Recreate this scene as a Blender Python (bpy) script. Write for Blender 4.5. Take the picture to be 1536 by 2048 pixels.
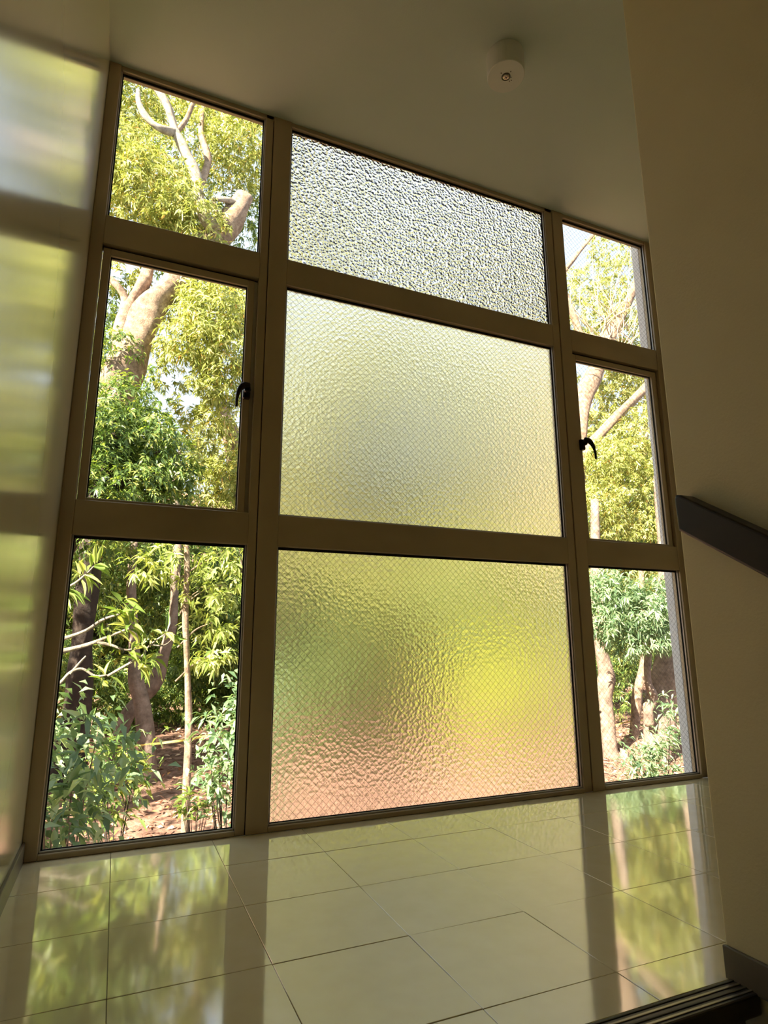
import bpy, bmesh, math, random
import numpy as np
from mathutils import Matrix, Vector

for o in list(bpy.data.objects):
    bpy.data.objects.remove(o)
SC = bpy.context.scene
COL = SC.collection

# ------------------------------------------------------------------ camera
FPX = 1211.5
CAM = np.array([0.2093, -2.2188, 0.6268])
YAW, PITCH, ROLL = math.radians(23.37), math.radians(12.264), math.radians(-0.229)
_cy, _sy, _cp, _sp = math.cos(YAW), math.sin(YAW), math.cos(PITCH), math.sin(PITCH)
_f = np.array([_sy * _cp, _cy * _cp, _sp]); _r = np.array([_cy, -_sy, 0.0]); _u = np.cross(_r, _f)
RIGHT = math.cos(ROLL) * _r + math.sin(ROLL) * _u
UP = -math.sin(ROLL) * _r + math.cos(ROLL) * _u
cam = bpy.data.cameras.new('camera')
cam.sensor_fit = 'HORIZONTAL'; cam.sensor_width = 36.0; cam.lens = 36.0 * FPX / 1536.0
cam.clip_start = 0.02; cam.clip_end = 500
camo = bpy.data.objects.new('camera', cam); COL.objects.link(camo)
m = Matrix.Identity(4)
for i in range(3):
    m[i][0] = RIGHT[i]; m[i][1] = UP[i]; m[i][2] = -_f[i]; m[i][3] = CAM[i]
camo.matrix_world = m
SC.camera = camo

def at(px, py, Y):
    """point of the place at depth Y that lies in direction (px, py) of the photograph"""
    d = RIGHT * ((px - 768) / FPX) - UP * ((py - 1024) / FPX) + _f
    return CAM + d * ((Y - CAM[1]) / d[1])

# ------------------------------------------------------------------ sky, sun, exposure
world = bpy.data.worlds.new('hazy_sky'); SC.world = world; world.use_nodes = True
bg = world.node_tree.nodes['Background']
bg.inputs[0].default_value = (0.77, 0.87, 1.04, 1); bg.inputs[1].default_value = 0.40
sun = bpy.data.lights.new('sun', 'SUN'); sun.energy = 8.6; sun.angle = math.radians(0.6); sun.color = (1.0, 0.90, 0.74)
suno = bpy.data.objects.new('sun', sun); COL.objects.link(suno)
suno.rotation_euler = Vector((0.74, 0.42, -0.56)).to_track_quat('-Z', 'Y').to_euler()
vs = SC.view_settings
vs.view_transform = 'Standard'; vs.look = 'None'; vs.gamma = 1.0; vs.use_curve_mapping = False
vs.exposure = 2.0
cy = SC.cycles
cy.max_bounces = 7; cy.diffuse_bounces = 4; cy.glossy_bounces = 3; cy.transmission_bounces = 6
cy.transparent_max_bounces = 12; cy.sample_clamp_indirect = 5.0

# ------------------------------------------------------------------ helpers
def lin(c):
    return tuple(((v / 255) / 12.92 if v / 255 <= 0.04045 else ((v / 255 + 0.055) / 1.055) ** 2.4) for v in c)

def rgba(c): return (*lin(c), 1.0)

def put(name, me, mat=None, parent=None):
    o = bpy.data.objects.new(name, me); COL.objects.link(o)
    if mat:
        for mm in (mat if isinstance(mat, (list, tuple)) else [mat]):
            me.materials.append(mm)
    if parent: o.parent = parent
    return o

def empty(name, loc=(0, 0, 0)):
    o = bpy.data.objects.new(name, None); COL.objects.link(o); o.location = loc
    o.empty_display_size = 0.1
    return o

def tag(o, label, cat, group=None):
    o['label'] = label; o['category'] = cat
    if group: o['group'] = group
    return o

def struct(o): o['kind'] = 'structure'; return o

def mesh_pd(name, v, f, smooth=False):
    me = bpy.data.meshes.new(name); me.from_pydata([tuple(x) for x in v], [], f); me.update()
    if smooth:
        me.polygons.foreach_set('use_smooth', [True] * len(me.polygons))
    return me

def mesh_np(name, v, tris, smooth=False):
    me = bpy.data.meshes.new(name)
    v = np.asarray(v, np.float32); t = np.asarray(tris, np.int32)
    me.vertices.add(len(v)); me.vertices.foreach_set('co', v.ravel())
    me.loops.add(t.size); me.loops.foreach_set('vertex_index', t.ravel())
    me.polygons.add(len(t)); me.polygons.foreach_set('loop_start', np.arange(0, t.size, t.shape[1], dtype=np.int32))
    me.polygons.foreach_set('loop_total', np.full(len(t), t.shape[1], np.int32))
    me.update(calc_edges=True)
    if smooth: me.polygons.foreach_set('use_smooth', [True] * len(me.polygons))
    return me

def box_me(name, lo, hi, bevel=0.0, seg=2):
    bm = bmesh.new()
    bmesh.ops.create_cube(bm, size=1)
    for v in bm.verts:
        for i in range(3):
            v.co[i] = lo[i] if v.co[i] < 0 else hi[i]
    if bevel > 0:
        bmesh.ops.bevel(bm, geom=bm.edges[:], offset=bevel, segments=seg, affect='EDGES', profile=0.5)
    me = bpy.data.meshes.new(name); bm.to_mesh(me); bm.free()
    return me

def box(name, lo, hi, mat, parent=None, bevel=0.0, seg=2):
    return put(name, box_me(name, lo, hi, bevel, seg), mat, parent)

def extrude_poly(name, prof, axis, a, b):
    """closed profile of 2-D points extruded along an axis ('x','y','z')"""
    n = len(prof); v = []
    for t in (a, b):
        for (p, q) in prof:
            v.append({'x': (t, p, q), 'y': (p, t, q), 'z': (p, q, t)}[axis])
    f = [(i, (i + 1) % n, n + (i + 1) % n, n + i) for i in range(n)]
    f += [tuple(range(n - 1, -1, -1)), tuple(range(n, 2 * n))]
    me = mesh_pd(name, v, f)
    bm = bmesh.new(); bm.from_mesh(me); bmesh.ops.recalc_face_normals(bm, faces=bm.faces[:]); bm.to_mesh(me); bm.free()
    return me

def lathe_me(name, prof, n=40):
    v = []; f = []
    for k in range(n):
        a = 2 * math.pi * k / n
        for r, z in prof: v.append((r * math.cos(a), r * math.sin(a), z))
    L = len(prof)
    for k in range(n):
        for j in range(L - 1):
            a, b = k * L + j, ((k + 1) % n) * L + j
            f.append((a, b, b + 1, a + 1))
    me = mesh_pd(name, v, f)
    bm = bmesh.new(); bm.from_mesh(me); bmesh.ops.remove_doubles(bm, verts=bm.verts[:], dist=1e-5)
    bmesh.ops.recalc_face_normals(bm, faces=bm.faces[:]); bm.to_mesh(me); bm.free()
    return me

def catmull(P, n):
    P = [np.asarray(p, float) for p in P]
    Q = [2 * P[0] - P[1]] + P + [2 * P[-1] - P[-2]]
    out = []
    for i in range(1, len(Q) - 2):
        for k in range(n):
            t = k / n
            out.append(0.5 * (2 * Q[i] + (Q[i + 1] - Q[i - 1]) * t + (2 * Q[i - 1] - 5 * Q[i] + 4 * Q[i + 1] - Q[i + 2]) * t * t + (3 * Q[i] - Q[i - 1] - 3 * Q[i + 1] + Q[i + 2]) * t ** 3))
    out.append(P[-1])
    return np.array(out)

RNG = np.random.default_rng(7)

def tube_me(name, pts, radii, sides=10, sub=5, lump=0.10):
    P = catmull(pts, sub); R = np.maximum(catmull([(r, 0, 0) for r in radii], sub)[:, 0], 0.0015)
    n = len(P); T = np.gradient(P, axis=0); T /= np.linalg.norm(T, axis=1)[:, None]
    ref = np.array([0.31, 0.93, 0.2]); v = []
    ph = RNG.uniform(0, 6.28, 4)
    for i in range(n):
        a = np.cross(T[i], ref); a /= np.linalg.norm(a); b = np.cross(T[i], a)
        for k in range(sides):
            an = 2 * math.pi * k / sides
            rr = R[i] * (1 + lump * math.sin(2 * an + ph[0] + i * 0.35) + lump * 0.7 * math.sin(3 * an + ph[1] - i * 0.55) + lump * 0.6 * math.sin(i * 0.8 + ph[2]))
            v.append(P[i] + rr * (math.cos(an) * a + math.sin(an) * b))
    f = [(i * sides + k, i * sides + (k + 1) % sides, (i + 1) * sides + (k + 1) % sides, (i + 1) * sides + k) for i in range(n - 1) for k in range(sides)]
    f.append(tuple(range(sides - 1, -1, -1))); f.append(tuple((n - 1) * sides + k for k in range(sides)))
    return mesh_pd(name, v, f, True)

# ------------------------------------------------------------------ materials
def newmat(name):
    mt = bpy.data.materials.new(name); mt.use_nodes = True
    nt = mt.node_tree; b = nt.nodes['Principled BSDF']
    return mt, nt, b

def ramp(nt, fac, stops, interp='LINEAR'):
    r = nt.nodes.new('ShaderNodeValToRGB'); r.color_ramp.interpolation = interp
    el = r.color_ramp.elements
    while len(el) < len(stops): el.new(0.5)
    for e, (p, c) in zip(el, stops): e.position = p; e.color = c
    nt.links.new(fac, r.inputs[0])
    return r

def noise(nt, scale, detail=4, rough=0.55, coord='Object', stretch=None):
    tc = nt.nodes.new('ShaderNodeNewGeometry' if coord == 'Position' else 'ShaderNodeTexCoord'); src = tc.outputs[coord]
    if stretch:
        mp = nt.nodes.new('ShaderNodeMapping'); mp.inputs['Scale'].default_value = stretch
        nt.links.new(src, mp.inputs[0]); src = mp.outputs[0]
    n = nt.nodes.new('ShaderNodeTexNoise'); n.inputs['Scale'].default_value = scale
    n.inputs['Detail'].default_value = detail; n.inputs['Roughness'].default_value = rough
    nt.links.new(src, n.inputs['Vector'])
    return n

def bump(nt, b, h, strength, dist):
    bp = nt.nodes.new('ShaderNodeBump'); bp.inputs['Strength'].default_value = strength; bp.inputs['Distance'].default_value = dist
    nt.links.new(h, bp.inputs['Height']); nt.links.new(bp.outputs[0], b.inputs['Normal'])
    return bp

def simple(name, c1, c2, rough, scale=8, metal=0.0, bstr=0.0, bdist=0.002, stretch=None, coat=0.0, bscale=None, spec=0.5, coord='Object'):
    mt, nt, b = newmat(name)
    n = noise(nt, scale, 2, stretch=stretch, coord=coord)
    r = ramp(nt, n.outputs['Fac'], [(0.3, rgba(c1)), (0.7, rgba(c2))])
    nt.links.new(r.outputs[0], b.inputs['Base Color'])
    b.inputs['Roughness'].default_value = rough; b.inputs['Metallic'].default_value = metal
    b.inputs['Specular IOR Level'].default_value = spec
    b.inputs['Coat Weight'].default_value = coat; b.inputs['Coat Roughness'].default_value = 0.06 if rough < 0.1 else rough
    if bstr > 0:
        n2 = noise(nt, bscale or scale * 6, 2, stretch=stretch, coord=coord)
        bump(nt, b, n2.outputs['Fac'], bstr, bdist)
    return mt

M = {}
M['wall_paint'] = simple('cream_wall_paint', (226, 212, 166), (231, 218, 174), 0.62, 3, bstr=0.25, bdist=0.002, bscale=160)
M['ceiling'] = simple('ceiling_paint', (208, 218, 206), (212, 222, 211), 0.75, 2, bstr=0.25, bdist=0.002, bscale=200)
M['wall_gloss'] = simple('glossy_cream_wall', (226, 217, 178), (232, 224, 188), 0.16, 2.5, bstr=0.10, bdist=0.006, bscale=5, stretch=(1, 1.2, 0.35), spec=1.0, coat=0.7)
M['tile'] = simple('polished_vinyl_tile', (240, 224, 180), (245, 231, 190), 0.07, 14, bstr=0.16, bdist=0.004, bscale=7, spec=1.0, coat=1.0, coord='Position')
M['tile_bed'] = simple('brown_tile_joint', (112, 100, 76), (124, 112, 86), 0.8, 20)
M['skirting'] = simple('grey_brown_skirting', (104, 94, 78), (114, 104, 88), 0.4, 6)
M['stair'] = simple('dark_brown_stair', (62, 50, 36), (72, 60, 44), 0.5, 12)
M['alu'] = simple('bronze_anodised_aluminium', (176, 158, 128), (192, 173, 142), 0.42, 5, metal=0.15, bstr=0.05, bdist=0.001, stretch=(1, 1, 0.3))
M['alu_h'] = simple('bronze_anodised_transom', (170, 153, 124), (194, 175, 143), 0.42, 4, metal=0.15, stretch=(0.4, 1, 1))
M['alu_light'] = simple('bare_aluminium_bead', (178, 172, 164), (196, 190, 182), 0.35, 6, metal=0.5)
M['gasket'] = simple('black_gasket', (14, 12, 11), (20, 18, 16), 0.7, 10)
M['handle'] = simple('dark_bronze_handle', (34, 26, 22), (46, 36, 30), 0.35, 10, metal=0.6)
M['rail'] = simple('dark_brown_lacquered_wood', (26, 14, 10), (34, 20, 14), 0.35, 6, stretch=(8, 1, 8))
M['nosing'] = simple('ribbed_bronze_nosing', (74, 66, 58), (88, 80, 70), 0.35, 10, metal=0.6)
M['rib'] = simple('worn_nosing_rib', (150, 140, 126), (166, 156, 140), 0.3, 10, metal=0.7)
M['white_lamp'] = simple('white_enamel', (224, 224, 212), (230, 230, 220), 0.4, 4)
M['chrome'] = simple('bright_socket_metal', (190, 180, 150), (214, 204, 176), 0.22, 6, metal=0.9)
M['dark'] = simple('dark_slot', (84, 76, 62), (94, 86, 70), 0.6, 6)
M['tape'] = simple('yellow_barrier_tape', (222, 206, 96), (236, 222, 130), 0.4, 5)

# speckled stucco of the outside reveal
mt, nt, b = newmat('speckled_white_stucco')
n = noise(nt, 190, 3, 0.7)
r = ramp(nt, n.outputs['Fac'], [(0.32, rgba((186, 184, 182))), (0.42, rgba((244, 243, 241))), (0.7, rgba((250, 250, 249)))])
nt.links.new(r.outputs[0], b.inputs['Base Color']); b.inputs['Roughness'].default_value = 0.9
bump(nt, b, n.outputs['Fac'], 0.5, 0.004); M['stucco'] = mt

# clear pane: straight-through glass with a Fresnel reflection
mt = bpy.data.materials.new('clear_window_glass'); mt.use_nodes = True; nt = mt.node_tree
for nn in list(nt.nodes): nt.nodes.remove(nn)
out = nt.nodes.new('ShaderNodeOutputMaterial'); mx = nt.nodes.new('ShaderNodeMixShader')
tr = nt.nodes.new('ShaderNodeBsdfTransparent'); tr.inputs[0].default_value = (0.965, 0.98, 0.965, 1)
gl = nt.nodes.new('ShaderNodeBsdfGlossy'); gl.inputs['Roughness'].default_value = 0.0; gl.inputs[0].default_value = (0.55, 0.55, 0.55, 1)
fr = nt.nodes.new('ShaderNodeLayerWeight'); fr.inputs[0].default_value = 0.5
pw = nt.nodes.new('ShaderNodeMath'); pw.operation = 'POWER'; pw.inputs[1].default_value = 5.0
ma = nt.nodes.new('ShaderNodeMath'); ma.operation = 'MULTIPLY_ADD'; ma.inputs[1].default_value = 0.9; ma.inputs[2].default_value = 0.035
nt.links.new(fr.outputs['Facing'], pw.inputs[0]); nt.links.new(pw.outputs[0], ma.inputs[0])
nt.links.new(ma.outputs[0], mx.inputs[0]); nt.links.new(tr.outputs[0], mx.inputs[1]); nt.links.new(gl.outputs[0], mx.inputs[2])
nt.links.new(mx.outputs[0], out.inputs[0]); M['glass'] = mt

def frosted(name, rough, strength):
    mt, nt, b = newmat(name)
    b.inputs['Transmission Weight'].default_value = 1.0; b.inputs['IOR'].default_value = 1.5
    b.inputs['Roughness'].default_value = rough; b.inputs['Base Color'].default_value = (0.99, 1.0, 0.985, 1)
    tc = nt.nodes.new('ShaderNodeTexCoord')
    n0 = nt.nodes.new('ShaderNodeTexNoise'); n0.inputs['Scale'].default_value = 40; n0.inputs['Detail'].default_value = 2
    nt.links.new(tc.outputs['Object'], n0.inputs['Vector'])
    mxv = nt.nodes.new('ShaderNodeMix'); mxv.data_type = 'VECTOR'; mxv.inputs[0].default_value = 0.018
    nt.links.new(tc.outputs['Object'], mxv.inputs[4]); nt.links.new(n0.outputs['Color'], mxv.inputs[5])
    vo = nt.nodes.new('ShaderNodeTexVoronoi'); vo.feature = 'SMOOTH_F1'; vo.voronoi_dimensions = '2D'; vo.inputs['Scale'].default_value = 72
    vo.inputs['Smoothness'].default_value = 0.35
    sp = nt.nodes.new('ShaderNodeSeparateXYZ'); cb = nt.nodes.new('ShaderNodeCombineXYZ')
    nt.links.new(mxv.outputs[1], sp.inputs[0]); nt.links.new(sp.outputs[0], cb.inputs[0]); nt.links.new(sp.outputs[2], cb.inputs[1])
    nt.links.new(cb.outputs[0], vo.inputs['Vector'])
    bump(nt, b, vo.outputs['Distance'], strength, 0.012)
    return mt
M['figured'] = frosted('figured_glass_face', 0.20, 0.60)
M['figured_wired'] = frosted('wired_figured_glass_face', 0.32, 0.20)
mt, nt, b = newmat('smooth_glass_face')
b.inputs['Transmission Weight'].default_value = 1.0; b.inputs['IOR'].default_value = 1.5; b.inputs['Roughness'].default_value = 0.0
b.inputs['Base Color'].default_value = (0.99, 1.0, 0.985, 1); M['smooth_glass'] = mt
M['wire'] = simple('steel_wire', (70, 66, 52), (84, 80, 64), 0.5, 30, metal=0.5)

def leafmat(name, stops, trans, rough=0.34, per_object=False, tfac=0.35):
    mt, nt, b = newmat(name)
    if per_object:
        g = nt.nodes.new('ShaderNodeObjectInfo'); src = g.outputs['Random']
    else:
        g = nt.nodes.new('ShaderNodeNewGeometry'); src = g.outputs['Random Per Island']
    r = ramp(nt, src, [(p, rgba(c)) for p, c in stops])
    nt.links.new(r.outputs[0], b.inputs['Base Color'])
    b.inputs['Roughness'].default_value = rough; b.inputs['Specular IOR Level'].default_value = 0.45
    t = nt.nodes.new('ShaderNodeBsdfTranslucent')
    mm = nt.nodes.new('ShaderNodeMix'); mm.data_type = 'RGBA'; mm.blend_type = 'MULTIPLY'; mm.inputs[0].default_value = 1.0
    nt.links.new(r.outputs[0], mm.inputs[6]); mm.inputs[7].default_value = trans
    nt.links.new(mm.outputs[2], t.inputs[0])
    mx = nt.nodes.new('ShaderNodeMixShader'); mx.inputs[0].default_value = tfac
    nt.links.new(b.outputs[0], mx.inputs[1]); nt.links.new(t.outputs[0], mx.inputs[2])
    nt.links.new(mx.outputs[0], nt.nodes['Material Output'].inputs[0])
    return mt
YEL_SUNLIT = [(0.0, (104, 114, 54)), (0.3, (140, 148, 74)), (0.6, (176, 180, 104)), (0.85, (206, 205, 138)), (0.96, (216, 194, 116)), (1.0, (206, 154, 88))]  # sunlight on the upper crowns is put into this yellow leaf colour
MID = [(0.0, (104, 124, 58)), (0.4, (140, 154, 78)), (0.8, (180, 188, 112)), (1.0, (204, 204, 136))]
GRN_SHADE = [(0.0, (62, 84, 44)), (0.4, (92, 114, 60)), (0.75, (128, 146, 78)), (0.93, (160, 168, 92)), (1.0, (190, 176, 96))]  # darker green, with the shade on lower foliage put into the colour
LIM = [(0.0, (130, 140, 38)), (0.5, (160, 166, 54)), (1.0, (188, 186, 78))]
GRY_SHADE = [(0.0, (82, 106, 76)), (0.4, (116, 142, 104)), (0.75, (150, 170, 130)), (1.0, (190, 200, 154))]  # bluish grey-green, the sky-lit shade of low plants put into the colour
BIG = [(0.0, (96, 122, 56)), (0.4, (132, 150, 76)), (0.75, (168, 178, 96)), (1.0, (198, 196, 116))]
M['leaf_yel'] = leafmat('sunlit_yellow_green_leaf', YEL_SUNLIT, (1.35, 1.35, 0.75, 1))
M['leaf_lim'] = leafmat('lime_yellow_leaf', LIM, (1.5, 1.5, 0.4, 1))
M['leaf_mid'] = leafmat('mid_green_leaf', MID, (1.4, 1.4, 0.6, 1))
M['leaf_grn'] = leafmat('shade_deep_green_leaf', GRN_SHADE, (1.5, 1.6, 0.6, 1))
M['leaf_gry'] = leafmat('shade_grey_green_leaf', GRY_SHADE, (1.3, 1.4, 0.7, 1))
M['leaf_big'] = leafmat('large_pale_green_leaf', BIG, (1.4, 1.4, 0.6, 1), per_object=True)
M['leaf_bush'] = leafmat('large_shade_blue_green_leaf', GRY_SHADE, (1.3, 1.4, 0.7, 1), rough=0.3, per_object=True)
M['leaf_grn_o'] = leafmat('glossy_mid_green_leaf', GRN_SHADE[1:] and [(0, (84, 106, 50)), (0.6, (120, 138, 66)), (1, (166, 166, 84))], (1.4, 1.5, 0.6, 1), rough=0.35, per_object=True)

def bark(name, c1, c2, c3, scale=9):
    mt, nt, b = newmat(name)
    n = noise(nt, scale, 6, 0.7)
    r = ramp(nt, n.outputs['Fac'], [(0.3, rgba(c1)), (0.5, rgba(c2)), (0.68, rgba(c3))])
    nt.links.new(r.outputs[0], b.inputs['Base Color']); b.inputs['Roughness'].default_value = 0.85
    n2 = noise(nt, scale * 5, 6, 0.7)
    bump(nt, b, n2.outputs['Fac'], 0.7, 0.02)
    return mt
M['bark'] = bark('mottled_pinkish_bark', (84, 66, 52), (144, 118, 98), (178, 156, 134), 13)
M['bark_pale'] = bark('pale_grey_bark', (104, 92, 80), (156, 142, 126), (188, 176, 158), 16)
M['bark_dark'] = bark('dark_brown_bark', (38, 29, 24), (56, 44, 36), (78, 62, 52))  # shade on the left edge trunk is put into this darker bark colour
M['bark_grey'] = bark('grey_brown_bark', (96, 78, 66), (132, 112, 98), (158, 138, 124), 9)
M['twig'] = bark('pale_bare_twig', (170, 142, 110), (194, 168, 136), (214, 192, 164), 20)

mt, nt, b = newmat('leaf_litter_ground')
n1 = noise(nt, 7, 8, 0.75); n2 = noise(nt, 0.6, 3)
r1 = ramp(nt, n1.outputs['Fac'], [(0.3, rgba((88, 64, 52))), (0.48, rgba((138, 102, 84))), (0.62, rgba((172, 132, 112))), (0.75, rgba((198, 164, 140)))])
nt.links.new(r1.outputs[0], b.inputs['Base Color']); b.inputs['Roughness'].default_value = 0.95
bump(nt, b, n1.outputs['Fac'], 0.8, 0.05); M['litter'] = mt
mt, nt, b = newmat('fallen_leaf')
g = nt.nodes.new('ShaderNodeNewGeometry')
r = ramp(nt, g.outputs['Random Per Island'], [(0, rgba((100, 68, 56))), (0.35, rgba((154, 110, 92))), (0.7, rgba((196, 152, 128))), (0.92, rgba((222, 190, 160))), (1, rgba((216, 152, 84)))])
nt.links.new(r.outputs[0], b.inputs['Base Color']); b.inputs['Roughness'].default_value = 0.7; M['fallen'] = mt

# ================================================================== ROOM
H = 2.877; W = 2.845; XS = 1.34; XS2 = 1.49; YE = -1.262; YN = -1.30; YB = -5.0; ZL = -1.75
wl = struct(put('wall_left', box_me('wall_left', (-0.16, YB, ZL), (0, 0.075, H)), M['wall_gloss']))
ws = struct(put('wall_inner', box_me('wall_inner', (XS, YB, ZL), (XS2, YE, H), 0.004), M['wall_paint']))
wr = struct(put('wall_right', box_me('wall_right', (W, YB, ZL), (W + 0.16, 0.0, H + 0.2)), M['wall_paint']))
wb = struct(put('wall_back', box_me('wall_back', (-0.16, YB - 0.15, ZL), (W + 0.16, YB, H)), M['wall_paint']))
ce = struct(put('ceiling', box_me('ceiling', (-0.16, YB, H), (W, 0.046, H + 0.2)), M['ceiling']))
# floor bed with the single tiles as its pieces
fl = struct(put('floor', box_me('floor', (0, YN + 0.012, -0.2), (W, 0.0, -0.003)), M['tile_bed']))
xs = [0.0] + [0.2445 + 0.3033 * k for k in range(9)] + [W]
ys = [0.0] + [-0.262 - 0.3005 * k for k in range(4)] + [YN + 0.03]
tl = RNG.normal
def tile_me(w, d):
    return box_me('tile', (-w / 2 + 0.0006, -d / 2 + 0.0006, -0.005), (w / 2 - 0.0006, d / 2 - 0.0006, 0.0), 0.0007, 1)
cache = {}
for i in range(len(xs) - 1):
    for j in range(len(ys) - 1):
        w, d = xs[i + 1] - xs[i], ys[j] - ys[j + 1]
        if w < 0.02 or d < 0.02: continue
        k = (round(w, 3), round(d, 3))
        if k not in cache:
            cache[k] = tile_me(w, d); cache[k].materials.append(M['tile'])
        o = bpy.data.objects.new('tile', cache[k]); COL.objects.link(o); o.parent = fl
        o.location = ((xs[i] + xs[i + 1]) / 2, (ys[j] + ys[j + 1]) / 2, 0)
        o.rotation_euler = (tl(0, 0.0022), tl(0, 0.0022), 0)
# skirtings
bl = struct(put('baseboard_left', box_me('baseboard_left', (0, YN, -0.003), (0.009, 0, 0.057), 0.002), M['skirting']))
b2 = struct(put('baseboard_inner', box_me('baseboard_inner', (XS - 0.009, -1.40, -0.003), (XS, YE, 0.056), 0.002), M['skirting']))
b3 = struct(put('baseboard_right', box_me('baseboard_right', (W - 0.009, YE, -0.003), (W, 0, 0.057), 0.002), M['skirting']))
# landing nosing
nz = struct(put('trim_1', box_me('trim_1', (0.0, YN - 0.028, -0.034), (XS - 0.002, YN + 0.03, 0.0015), 0.004), M['nosing']))
for k, (yy, mm) in enumerate(((YN + 0.022, 'dark'), (YN + 0.009, 'rib'), (YN - 0.004, 'dark'), (YN - 0.016, 'rib'))):
    box('rib', (0.002, yy - 0.0028, 0.001), (XS - 0.004, yy + 0.0028, 0.0032), M[mm], nz, 0.0008, 1)
# stairs going down in front of the landing, and up behind the inner wall
st = tag(empty('staircase', (0.67, YN, 0)), 'dark brown stairs descending from the tiled landing edge', 'staircase')
for k in range(1, 9):
    o = box('step', (0.012, YN - 0.27 * k, -0.175 * k - 0.2), (XS - 0.012, YN - 0.27 * (k - 1) - 0.001, -0.175 * k), M['stair'], None, 0.004, 1)
    o.parent = st; o.matrix_parent_inverse = st.matrix_world.inverted() if False else Matrix.Translation((-0.67, -YN, 0))
struct(put('floor_lower', box_me('floor_lower', (0, YB, ZL - 0.1), (XS, YN - 0.27 * 8, -0.175 * 9)), M['tile_bed']))
st2 = tag(empty('staircase', (2.17, YN, 0)), 'upper stair flight rising behind the olive inner wall', 'staircase')
for k in range(1, 9):
    o = box('step', (XS2 + 0.012, YN - 0.27 * k, 0.0 if k == 1 else 0.175 * (k - 1)), (W - 0.012, YN - 0.27 * (k - 1), 0.175 * k), M['stair'], None, 0.004, 1)
    o.parent = st2; o.matrix_parent_inverse = Matrix.Translation((-2.17, -YN, 0))

# ================================================================== WINDOW
D = 0.052                                     # depth of the frame behind its room face
w1 = struct(empty('window_1', (W / 2, 0, 0)))
INV = Matrix.Translation((-W / 2, 0, 0))
def wb_(name, lo, hi, mat, bevel=0.002, parent=w1):
    o = box(name, lo, hi, M[mat], None, bevel, 1)
    o.parent = parent; o.matrix_parent_inverse = Matrix.Translation(-Vector(parent.location)) if parent.parent is None else Matrix.Translation(-Vector(w1.location))
    return o
JL, JR = 0.043, W - 0.043
A0, A1, A2 = 0.621, 0.6555, 0.733             # first mullion: edge, groove, edge
B0, B1, B2 = 2.100, 2.145, 2.2135             # second mullion
T1, T2, T3, T4 = 0.985, 1.105, 2.080, 2.197   # transoms
Z0, Z1 = 0.017, 2.857
wb_('jamb', (0.0, 0.0, 0.0), (JL, D, H), 'alu')
wb_('jamb', (JR, 0.0, 0.0), (W, D, H), 'alu')
wb_('head', (JL, 0.004, Z1), (JR, D, H), 'alu_h')
for a, b in ((JL, A0), (A2, B0), (B2, JR)):
    wb_('sill', (a, 0.0, 0.0), (b, D, Z0), 'alu_light' if False else 'alu_h')
for a0, a1, a2 in ((A0, A1, A2), (B0, B1, B2)):
    wb_('mullion', (a0, 0.004, 0.0), (a1 - 0.0015, D, H), 'alu')
    wb_('mullion', (a1 + 0.0015, 0.0, 0.0), (a2, D, H), 'alu')
    wb_('mullion_groove', (a1 - 0.0015, 0.012, 0.0), (a1 + 0.0015, D - 0.01, H), 'gasket', 0)
for a, b in ((JL, A0), (A2, B0), (B2, JR)):
    for c, d in ((T1, T2), (T3, T4)):
        wb_('transom', (a, 0.002, c), (b, D, d), 'alu_h')
YG = 0.026                                    # room face of the glass
def bead_frame(x0, x1, z0, z1, parent=w1, y=YG - 0.004):
    t, g = 0.0055, 0.0045
    # light aluminium beads on all four sides, then the black gasket against the glass
    for (lo, hi) in (((x0, y - 0.010, z0), (x0 + t, y + 0.002, z1)), ((x1 - t, y - 0.010, z0), (x1, y + 0.002, z1)),
                     ((x0, y - 0.010, z0), (x1, y + 0.002, z0 + t))):
        wb_('glazing_bead', lo, hi, 'alu_light', 0.001, parent)
    for (lo, hi) in (((x0, y, z0), (x0 + t + g, y + 0.004, z1)), ((x1 - t - g, y, z0), (x1, y + 0.004, z1)),
                     ((x0, y, z1 - t - g), (x1, y + 0.004, z1)), ((x0, y, z0), (x1, y + 0.004, z0 + t + g * 0.6))):
        wb_('gasket', lo, hi, 'gasket', 0, parent)
def clear_pane(x0, x1, z0, z1, parent=w1):
    return wb_('pane', (x0, YG, z0), (x1, YG + 0.006, z1), 'glass', 0, parent)
def figured_pane(x0, x1, z0, z1, mat='figured'):
    me = box_me('pane', (x0, YG, z0), (x1, YG + 0.0068, z1))
    o = put('pane', me, [M[mat], M['smooth_glass']]); o.parent = w1; o.matrix_parent_inverse = INV
    for p in me.polygons: p.material_index = 0 if p.normal.y > 0.5 else 1
    return o
def wire_mesh(x0, x1, z0, z1, y, parent, pitch=0.0275, r=0.00045):
    v, f = [], []
    w, h = x1 - x0, z1 - z0
    def seg(a, b):
        d = np.array([b[0] - a[0], 0, b[1] - a[1]]); L = np.linalg.norm(d)
        if L < 1e-3: return
        n = np.array([-d[2], 0, d[0]]) / L * r; q = np.array([0, r, 0]); k = len(v)
        for p in (a, b):
            c = np.array([p[0], y, p[1]])
            v.extend([c + n, c + q, c - n, c - q])
        for e in range(4): f.append((k + e, k + (e + 1) % 4, k + 4 + (e + 1) % 4, k + 4 + e))
    for s in (1, -1):
        k = -h
        while k < w:
            # line x = x0 + k + t ; z = z0 + t  (s=1), mirrored for s=-1
            t0 = max(0, -k); t1 = min(h, w - k)
            if t1 > t0:
                if s == 1: seg((x0 + k + t0, z0 + t0), (x0 + k + t1, z0 + t1))
                else: seg((x1 - k - t0, z0 + t0), (x1 - k - t1, z0 + t1))
            k += pitch
    o = put('wire_mesh', mesh_pd('wire_mesh', v, f), M['wire']); o['kind'] = 'stuff'
    o.parent = parent
    return o
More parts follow.
